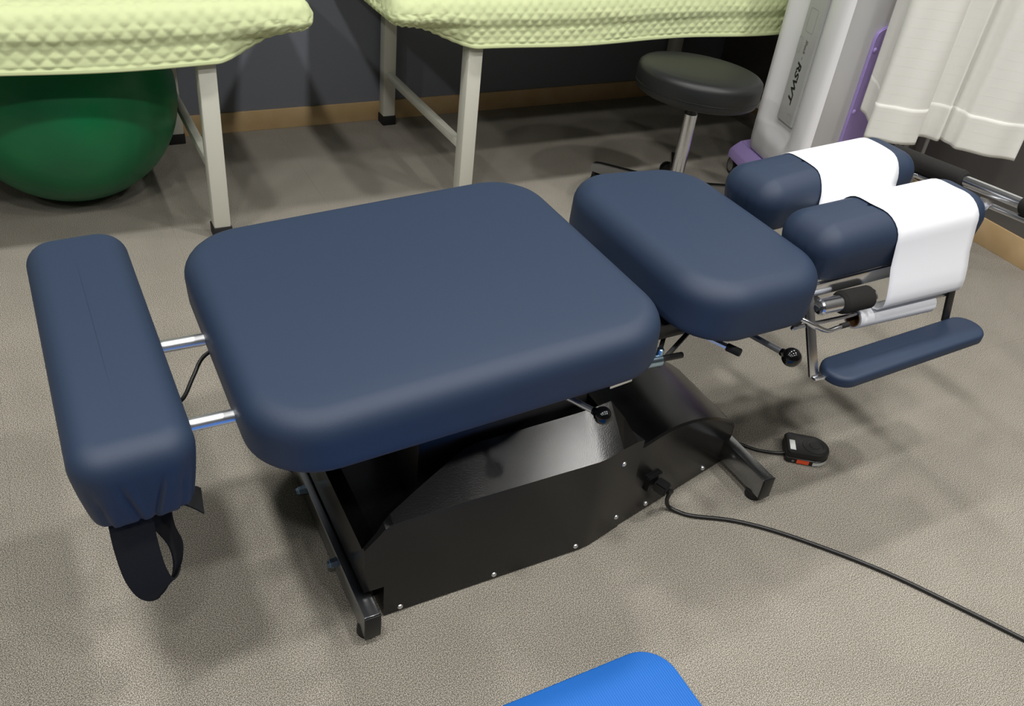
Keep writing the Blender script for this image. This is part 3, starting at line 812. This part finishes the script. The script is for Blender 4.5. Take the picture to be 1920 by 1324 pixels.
for (x, y) in ((2.155, 2.182), (2.09, 1.85), (2.46, 1.96), (2.48, 2.12)):
    w0 = Vector((x, y, .032)); ax = Vector((.95, -.3, 0)).normalized()
    bm = bmesh.new(); bm_rev(bm, w0-ax*.013, w0+ax*.013, [(0, 0), (0, .027), (.004, .031), (.022, .031), (.026, .027), (.026, 0)], 28)
    bm_rev(bm, w0+Vector((0, 0, .015)), w0+Vector((0, 0, .04)), [(0, 0), (0, .012), (.028, .012), (.028, 0)], 16)
    bmesh.ops.recalc_face_normals(bm, faces=bm.faces); o = mp(smooth_angle(obj('caster', bm, M['black2'])))
    for sgn in (-1, 1):
        h_ = rev('wheel_disc', w0+ax*sgn*.0125, w0+ax*sgn*.02, [(0, .022), (.001, .021), (.002, 0)], M['wheelg'], n=24); h_.parent = o

# ================================================================ CURTAIN and stand behind it
def curtain():
    base = [(2.232, 1.800), (2.228, 1.768), (2.205, 1.722), (2.160, 1.684), (2.113, 1.657), (2.160, 1.606), (2.220, 1.572), (2.262, 1.596), (2.298, 1.620), (2.330, 1.580), (2.352, 1.582), (2.346, 1.545), (2.345, 1.508), (2.400, 1.447), (2.456, 1.405)]
    P = spline([Vector((x, y, 0)) for x, y in base], 7)
    bm = bmesh.new(); zs_ = [.358+i*(CEIL-.37-.358)/44 for i in range(45)]
    V = []
    m_ = len(P)
    for z in zs_:
        h = (z-.358); row = []
        for i, p in enumerate(P):
            k = i/m_
            j = .003*sin(k*31+z*3.1)*min(1, h*3)+.003*sin(k*70-z*7)
            row.append(bm.verts.new((p.x+j-.02*h*(1-k)*.5, p.y+j*.7-.012*h*0, z+max(0, .022*(1-k*8))*max(0, 1-h*6))))
        V.append(row)
    for A, B in zip(V, V[1:]):
        for k in range(m_-1): bm.faces.new((A[k], A[k+1], B[k+1], B[k]))
    o = obj('curtain', bm, M['curtain'], None, True)
    o.modifiers.new('t', 'SOLIDIFY').thickness = .0012
    tag(o, 'off-white pleated curtain with fine horizontal stripes hanging at the right', 'curtain')
    # doubled hem
    bm = bmesh.new(); V = []
    zz = [.3575+.0105*i for i in range(11)]
    for z in zz:
        row = []
        for i, p in enumerate(P):
            k = i/m_; h = z-.358
            j = .003*sin(k*31+z*3.1)*min(1, max(h, 0)*3)+.003*sin(k*70-z*7)
            row.append(bm.verts.new((p.x+j-.02*h*(1-k)*.5-.0022, p.y+j*.7-.0022, z+max(0, .022*(1-k*8)))))
        V.append(row)
    for A, B in zip(V, V[1:]):
        for k in range(m_-1): bm.faces.new((A[k], A[k+1], B[k+1], B[k]))
    h_ = obj('hem', bm, M['curtain'], o, True); h_.modifiers.new('t', 'SOLIDIFY').thickness = .0012
curtain()
tk = box('curtain_track', (1.9, 2.62, 1.60, 1.63, CEIL-.03, CEIL), M['cream']); struct(tk); tk.name = 'trim_1'
sd = thing('metal_stand', 'thin grey metal stand legs showing under the curtain', 'stand', (2.55, 1.80, 0))
for (x, y) in ((2.50, 1.79), (2.545, 1.755), (2.60, 1.86)):
    o = rod('pole', (x-2.55, y-1.80, .0), (x-2.55, y-1.80, .80), .0065, M['wheelg'], sd)
box('shelf', (-.07, .07, -.07, .08, .76, .775), M['wheelg'], sd, bevel=.003)
